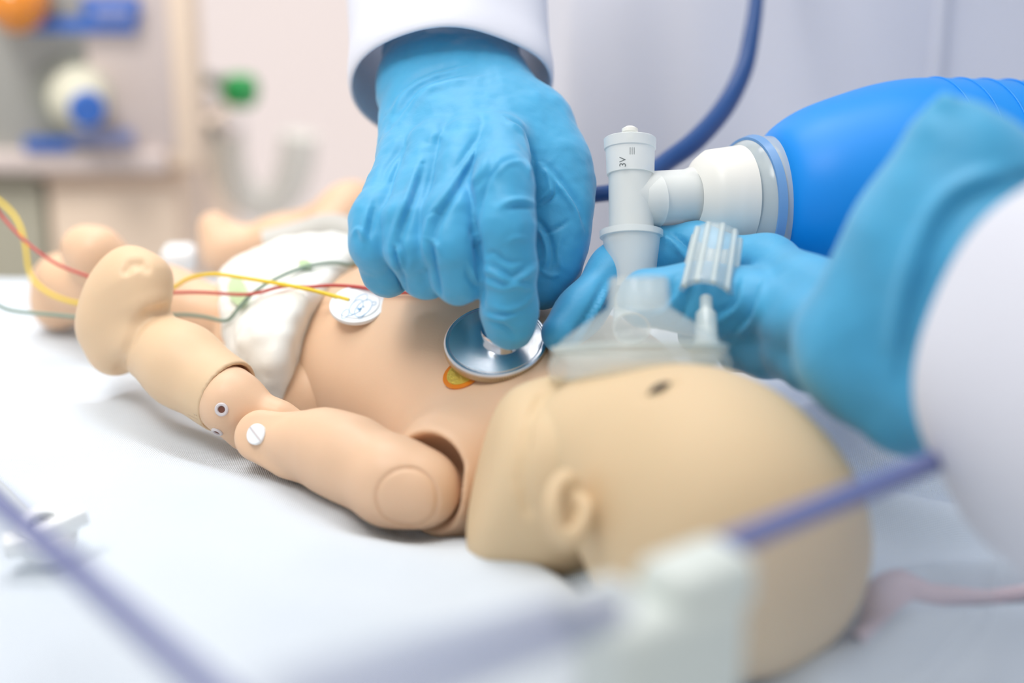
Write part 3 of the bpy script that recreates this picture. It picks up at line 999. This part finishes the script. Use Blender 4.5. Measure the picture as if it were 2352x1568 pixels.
for x, y, z, r in ((.05, -.005, .015, .068), (.10, -.005, .05, .072), (.15, 0, .11, .078), (.19, .01, .19, .084), (.22, .02, .28, .09)):
    rings.append((ce + np.array((x, y, z)), r, r, unit(xa * .8 - ax * .4), unit(xb + ax * .3)))
loft('sleeve', rings, 'coat', doc2, fold=0.07, seed=8, thick=0.003)

rings = []
for i, z in enumerate(np.linspace(-0.75, 0.60, 10)):
    rings.append(((0.70, -0.22, z), 0.17, 0.24, RGT, (0, 1, 0)))
loft('coat', rings, 'coat', doc2, fold=0.05, seed=5, thick=0.003)

# ------------------------------------------------------------------ bag valve mask
bvm = empty('bag_valve_mask', 'clear resuscitation face mask and valve with a bright blue squeeze bag', 'resuscitator')
bo = P(1758, 472, .790); bdir = unit(P(2300, 478, .815) - bo)
k = .79 / F
prof = [(0, 0.0), (1, 100), (5, 140), (18, 172), (50, 200), (100, 228), (180, 258), (270, 285), (360, 300), (480, 302), (640, 300), (800, 290), (900, 240), (950, 120), (960, 0)]
pp = spline([np.array((a, b, 0.0)) for a, b in prof], 5)
bag = lathe('bag', [(q[0] * k, max(q[1], 0) * k) for q in pp], bo, bdir, 'bag', bvm, seg=72, sharp=None)
for i in range(7):
    t = (410 + i * 62) * k
    a = math.radians(90); up_ = unit(UPV - bdir * (UPV @ bdir))
    tube('grip_rib', [bo + bdir * t + (up_ * math.cos(q) + np.cross(bdir, up_) * math.sin(q)) * 302 * k for q in np.linspace(-1.0, 1.0, 9)], 0.0006, 'bag', bvm, seg=8, n=4)
# collar between bag and valve
cn = unit(bdir + FWD * 0.18)
co = P(1706, 474, .788)
lathe('collar', [(-.004, 118 * k), (-.001, 146 * k), (0.003, 160 * k), (0.0125, 164 * k), (0.014, 150 * k), (0.006, 148 * k), (0, 120 * k)], co, cn, 'clear_edge', bvm, seg=64, closed=True)
lathe('blue_ring', [(0.0005, 158 * k), (0.0035, 165 * k), (0.0035, 158 * k), (0.0005, 152 * k)], co, cn, 'ring_blue', bvm, seg=64, closed=True)
lathe('valve_housing', [(-.0195, 62 * k), (-.019, 70 * k), (-.0165, 96 * k), (-.013, 112 * k), (-.004, 120 * k), (0.0, 124 * k), (0.0, 112 * k), (-.012, 100 * k), (-.017, 60 * k)], P(1694, 458, .786), unit(bdir * .98 + FWD * .1), 'milky2', bvm,
      seg=56, closed=True)
lathe('side_tube', [(-.012, 60 * k), (.012, 64 * k), (.014, 68 * k), (.018, 68 * k), (.018, 50 * k), (-.012, 50 * k)], P(1510, 455, .777), unit(P(1640, 452, .786) - P(1510, 455, .777)), 'milky', bvm, seg=48, closed=True)
lathe('side_tube_dome', [(0, 0), (.002, 34 * k), (.006, 52 * k), (.013, 60 * k)], P(1440, 462, .770), unit(P(1640, 452, .786) - P(1510, 455, .777)), 'milky', bvm, seg=48)
# upright valve
VA = P(1452, 660, .765); VB = P(1447, 320, .775); vax = unit(VB - VA); L = np.linalg.norm(VB - VA); kv = .770 / F


def vp(py): return (660 - py) / 340 * L


lathe('valve_body', [(vp(540), 52 * kv), (vp(400), 51 * kv), (vp(398), 48 * kv), (vp(540), 48 * kv)], VA, vax, 'milky', bvm, seg=48, closed=True)
cap_ = lathe('valve_cap', [(vp(402), 55 * kv), (vp(345), 57 * kv), (vp(343), 60 * kv), (vp(320), 61 * kv), (vp(318), 58 * kv), (vp(318), 0)], VA, vax, 'milky', bvm, seg=48)
lathe('valve_outlet', [(vp(662), 50 * kv), (vp(548), 66 * kv), (vp(546), 73 * kv), (vp(532), 73 * kv), (vp(530), 66 * kv), (vp(540), 58 * kv), (vp(660), 45 * kv)], VA, vax, 'milky', bvm, seg=56, closed=True)
lathe('valve_pin', [(vp(318), 9 * kv), (vp(305), 9 * kv), (vp(303), 19 * kv), (vp(296), 19 * kv), (vp(290), 9 * kv), (vp(290), 0)], VA, vax, 'milky2', bvm, seg=24)
# small print on the cap: a round mark with dark glyphs and a grey block
fx = unit(RGT); fo = P(1432, 360, .7600)


def text(name, body, px, py, d, size, mat, parent, n, roll=0.0):
    cu = bpy.data.curves.new(name, 'FONT'); cu.body = body; cu.size = size; cu.align_x = 'CENTER'; cu.align_y = 'CENTER'; cu.extrude = 0.00005
    tmp = bpy.data.objects.new(name, cu); COL.objects.link(tmp)
    dg = bpy.context.evaluated_depsgraph_get(); me = bpy.data.meshes.new_from_object(tmp.evaluated_get(dg))
    bpy.data.objects.remove(tmp); me.name = name
    z = unit(n); x = unit(RGT - z * (RGT @ z)); y = np.cross(z, x)
    x, y = x * math.cos(roll) + y * math.sin(roll), y * math.cos(roll) - x * math.sin(roll)
    c = P(px, py, d)
    for v in me.vertices: v.co = Vector(c + x * v.co[0] + y * v.co[1] + z * v.co[2])
    me.materials.clear()
    return link(name, me, mat, parent)


text('cap_print', '3V', 1431, 372, .7620, 0.0036, 'ink', cap_, -FWD, 1.57)
text('cap_print', '|||', 1452, 345, .7600, 0.0030, 'ink', cap_, -FWD, 0)
# hanging port with ribs and its stem
PA = P(1647, 545, .742); PB = P(1622, 682, .727); pax = unit(PB - PA); PL = np.linalg.norm(PB - PA); kp = .730 / F
lathe('port', [(0, 56 * kp), (PL * .9, 64 * kp), (PL * .98, 67 * kp), (PL, 64 * kp), (PL, 52 * kp), (0, 46 * kp)], PA, pax, 'clear', bvm, seg=48, closed=True)
pxx, pyy, _ = frame(pax)
for i in range(10):
    t = 2 * math.pi * i / 10
    rr = (pxx * math.cos(t) + pyy * math.sin(t))
    tube('port_rib', [PA + rr * 54 * kp, PB + rr * 61 * kp], 0.0012, 'clear_edge', bvm, seg=6, n=2)
lathe('port_stem', [(0, 15 * kp), (.009, 15 * kp), (.0092, 24 * kp), (.024, 27 * kp), (.030, 36 * kp), (.030, 0)], P(1622, 686, .724), unit(P(1622, 810, .703) - P(1622, 686, .724)), 'clear_edge', bvm, seg=32)
# mask: soft cushion ring and clear dome
MC = P(1470, 838, .7000); mN = unit(UPV * 1.0 + FWD * 0.06 + RGT * -.01); mx = unit(RGT - mN * (RGT @ mN)); my = np.cross(mN, mx)
km = .70 / F
rx, ry = 206 * km, 0.030


def mring(name, layers, mat, seg=72, closed=False):
    V = []; Fc = []
    for (h, s) in layers:
        for q in range(seg):
            t = 2 * math.pi * q / seg
            rad = 1 + .05 * math.cos(t)
            V.append(MC + mN * h + mx * math.cos(t) * (rx * s) + my * math.sin(t) * (ry * s) * rad)
    n = len(layers)
    for i in range(n if closed else n - 1):
        j = (i + 1) % n
        for q in range(seg):
            q2 = (q + 1) % seg
            Fc.append((i * seg + q, i * seg + q2, j * seg + q2, j * seg + q))
    return obj(name, V, Fc, mat, bvm)


cush = []
for q in range(14):
    t = 2 * math.pi * q / 14
    cush.append((0.0052 * math.sin(t) - 0.001, 0.92 + 0.11 * math.cos(t)))
mring('mask_cushion', cush, 'cushion', closed=True)
mring('mask_dome', [(0.004, .96), (0.007, .93), (0.010, .84), (0.014, .66), (0.018, .46), (0.020, .36), (0.030, .34), (0.031, .31), (0.020, .31)], 'clear')
mring('mask_rim', [(0.004, .99), (0.0065, 1.0), (0.0065, .95), (0.004, .94)], 'clear_edge', closed=True)
lathe('mask_neck', [(0, 46 * km), (.02, 44 * km), (.02, 38 * km), (0, 40 * km)], P(1450, 755, .735), unit(P(1451, 660, .762) - P(1450, 755, .735)), 'clear_edge', bvm, seg=40, closed=True)

# ------------------------------------------------------------------ clear guard panels of the warmer bed, corner clamp


def panel(name, a, b, label, h=0.085, th=0.006):
    A = Pz(*a); B = Pz(*b)
    t = empty(name, label, 'guard panel', 'clear bed guard panels')
    d = unit(B - A); n = unit(np.cross(d, ZZ)); u = np.cross(n, d); Lh = np.linalg.norm(B - A) / 2
    c = (A + B) / 2
    rbox('pane', c - u * (h / 2 + .002), (Lh, th / 2, h / 2), 'acrylic', t, bev=0.0008, ax=(d, n, u), seg=1)
    rbox('top_edge', c, (Lh, th / 2, 0.0026), 'acrylic_edge', t, bev=0.001, ax=(d, n, u))
    return t


panel('guard_panel', (-160, 1015, .100), (560, 1650, .118), 'clear acrylic guard panel with blue top edge at the lower left corner')
panel('guard_panel', (640, 1650, .195), (1420, 1390, .135), 'clear acrylic guard panel left of the grey corner clamp, very blurred')
panel('guard_panel', (1660, 1255, .108), (2330, 985, .088), 'clear acrylic guard panel with blue top edge in front of the mannequin head')
cl = empty('corner_clamp', 'blurred pale grey plastic corner clamp in front of the mannequin head', 'clamp')
cc = Pz(1520, 1390, 0.105)
ca = unit(np.array((0.80, 0.60, 0)))
cbx = np.cross(ZZ, ca)
rbox('clamp_body', cc + (0.0, 0.0, -.057), (0.021, 0.012, 0.060), 'clampgrey', cl, bev=0.006, ax=(ca, cbx, ZZ))
rbox('clamp_jaw', Pz(1600, 1300, 0.112) + (0, 0, -.005), (0.014, 0.010, 0.008), 'clampgrey', cl, bev=0.005, ax=(ca, cbx, ZZ))
rbox('clamp_jaw', Pz(1390, 1375, 0.106) + (0, 0, -.005), (0.011, 0.010, 0.007), 'clampgrey', cl, bev=0.005, ax=(ca, cbx, ZZ))

# small white tube clamp on the sheet
tc = empty('tube_clamp', 'small white plastic tube clamp with a dark oval hole on the sheet', 'clamp')
tb_c = Pz(105, 1225, 0.026)
lathe('clamp_ring', [(-.005, .0060), (-.004, .0110), (.002, .0115), (.005, .0095), (.005, .0060), (-.002, .0060)], tb_c, unit((0.1, -.35, .95)), 'white_plastic', tc, seg=40, closed=True)
lathe('clamp_hole', [(-.001, .0061), (.002, .0061), (.002, 0)], tb_c, unit((0.1, -.35, .95)), 'dark', tc, seg=32)
rbox('clamp_lever', Pz(140, 1205, 0.031), (0.0095, 0.0032, 0.003), 'white_plastic', tc, bev=.001, ax=(unit((.8, .5, .2)), unit((-.5, .8, 0)), unit((-.16, -.1, .98))))
rbox('clamp_lever', Pz(70, 1245, 0.025), (0.0095, 0.0050, 0.003), 'white_plastic', tc, bev=.001, ax=(unit((.9, .3, 0)), unit((-.3, .9, 0)), ZZ))
t_ = tube('drip_tube', [Pz(-60, 1070, .03), Pz(0, 1120, .03), Pz(45, 1165, .029), Pz(90, 1205, .028)], 0.0022, 'clampgrey', seg=10)
tag(t_, 'thin pale plastic tube leading into the small white clamp', 'tube')

# ------------------------------------------------------------------ background equipment
YB = 0.46
mach = empty('ventilator', 'grey machine with blue labels, white knob and amber lamp behind the bed', 'machine')


def bbox(name, x0, y0, x1, y1, yy, mat, parent, depth=0.02, bev=0.002):
    """box whose front face fills a pixel rectangle on the plane y = yy"""
    a = Py(x0, y1, yy); b = Py(x1, y0, yy)
    c = ((a[0] + b[0]) / 2, yy + depth / 2, (a[2] + b[2]) / 2)
    return rbox(name, c, ((b[0] - a[0]) / 2, depth / 2, (b[2] - a[2]) / 2), mat, parent, bev=bev)


bbox('casing', -260, -330, 378, 385, YB, 'machine', mach, 0.06, 0.006)
bbox('reflection_plate', 215, -200, 372, 350, YB - .003, 'machine_light', mach, 0.006)  # reflection on the casing's right part, put in as a paler plate
bbox('lower_rail', -260, 352, 380, 400, YB - .008, 'machine_light', mach, 0.02)
bbox('label_strip', 40, 42, 310, 76, YB - .010, 'label_blue', mach, 0.003, .0005)
bbox('label_strip', 190, -5, 318, 44, YB - .010, 'label_blue', mach, 0.003, .0005)
bbox('label_strip', 215, 22, 300, 44, YB - .012, 'label_pale', mach, 0.003, .0005)
bbox('label_strip', 55, 318, 160, 348, YB - .010, 'label_blue', mach, 0.003, .0005)
bbox('label_strip', 160, 300, 305, 334, YB - .010, 'label_pale', mach, 0.003, .0005)
ko = Py(180, 220, YB - .003)
kn = lathe('knob', [(0, .019), (.008, .019), (.010, .016), (.022, .014), (.036, .011), (.036, 0)], ko, unit((0.35, -1, .05)), 'knob', mach, seg=40)
lathe('knob_cap', [(0, .0105), (.004, .0105), (.005, .0095), (.005, 0)], ko + unit((0.35, -1, .05)) * .036, unit((0.35, -1, .05)), 'label_blue', kn, seg=32)
lathe('knob_base', [(-.004, .026), (.002, .026), (.002, 0)], ko, unit((0.35, -1, .05)), 'dark', mach, seg=40)
lathe('amber_lamp', [(0, .019), (.012, .019), (.022, .016), (.030, .009), (.033, 0)], Py(45, -10, YB - .004), unit((0.1, -1, -.1)), 'amber', mach, seg=40)
cab = empty('cabinet', 'peach laminate cabinet under the grey machine', 'cabinet')
ca0 = Py(120, 640, YB + .01)
bbox('cabinet_body', 120, 396, 425, 900, YB + .01, 'peach', cab, 0.22, 0.003)
bbox('door_panel', 150, 430, 405, 880, YB + .004, 'peach', cab, 0.008)
cab2 = empty('cabinet', 'olive grey cabinet at the far left behind the bed', 'cabinet')
bbox('cabinet_body', -300, 398, 118, 900, YB + .01, 'olive', cab2, 0.22, 0.003)
bbox('door_panel', -260, 430, 95, 880, YB + .004, 'olive', cab2, 0.008)
post = bbox('warmer_post', 378, -300, 424, 392, YB - .002, 'peach', None, 0.03, 0.004)
tag(post, 'peach coloured upright post right of the grey machine', 'post')
fm = empty('flowmeter', 'oxygen flowmeter with green knob and clear tube behind the bed', 'flowmeter')
yy = 0.52
fa = Py(455, 700, yy); fb = Py(440, 60, yy)
lathe('clear_column', [(0, .009), (.30, .009), (.302, .006), (.302, 0)], (fa[0], yy, fa[2]), (0, 0, 1), 'column', fm, seg=32)
g0 = Py(500, 190, yy)
tube('valve_stem', [(fa[0], yy, g0[2] + .004), g0, Py(530, 203, yy - .01)], 0.0055, 'dark', fm)
lathe('green_knob', [(0, .009), (.003, .0105), (.015, .0105), (.018, .008), (.018, 0)], Py(522, 206, yy - .012), unit((1, -.25, 0)), 'greenknob', fm, seg=24)
for (x, y, r) in ((480, 230, .0085), (533, 286, .0085)):  # made-up white balls standing in for specular highlights
    lathe('highlight_ball', [(-r, 0), (-r * .7, r * .7), (0, r), (r * .7, r * .7), (r, 0)], Py(x, y, yy - .02), (0, -1, .3), 'highlight', fm, seg=24, sharp=None)
tube('bracket_arm', [(fa[0], yy, Py(480, 310, yy)[2]), Py(500, 300, yy)], .006, 'dark', fm)
# translucent mask hanging behind, U shaped
um = tube('spare_mask', [Py(x, y, .55) for x, y in ((520, 300), (525, 380), (555, 445), (610, 470), (655, 445), (680, 380), (688, 310))], 0.0120, 'haze_tube', seg=16)
tag(um, 'blurred U shaped translucent tube hanging in front of the pale wall', 'tube')
gh = tube('breathing_hose', [P(x, y, d) for x, y, d in ((610, 566, .925), (690, 545, .925), (760, 528, .922), (820, 545, .915), (870, 590, .91), (890, 640, .91))], 0.0078, 'hose', seg=20)
tag(gh, 'thick translucent grey hose arching over the diaper behind the gloved hand', 'hose')
wp = rbox('white_plug', P(412, 592, .96), (0.008, 0.008, 0.006), 'white_plastic', None, bev=.004)
tag(wp, 'small blurred white plug beside the mannequin leg', 'plug')

pw = spline([np.append(Pz(x, y, .02), w) for x, y, w in ((1960, 1500, .003), (2010, 1430, .006), (2052, 1385, .007), (2110, 1375, .004), (2200, 1368, .003), (2300, 1364, .003), (2440, 1352, .003))], 8)
V = []; Fc = []
for i, q in enumerate(pw):
    t = unit(pw[min(i + 1, len(pw) - 1)][:3] - pw[max(i - 1, 0)][:3]); sd = np.array((-t[1], t[0], 0))
    for lay, (o_, h_) in enumerate(((-1, 0.0), (-.8, .0028), (0, .0036), (.8, .0028), (1, 0.0))):
        p = q[:3] + sd * o_ * q[3]
        V.append((p[0], p[1], float(sheet_height(np.array([p[0]]), np.array([p[1]]))[0]) + h_))
for i in range(len(pw) - 1):
    for j in range(4): Fc.append((i * 5 + j, i * 5 + j + 1, (i + 1) * 5 + j + 1, (i + 1) * 5 + j))
    Fc.append((i * 5 + 4, i * 5, (i + 1) * 5, (i + 1) * 5 + 4))
pc = obj('pink_cloth', V, Fc, 'pinkcloth')
tag(pc, 'folded pale pink cloth edge on the sheet right of the mannequin head', 'cloth')
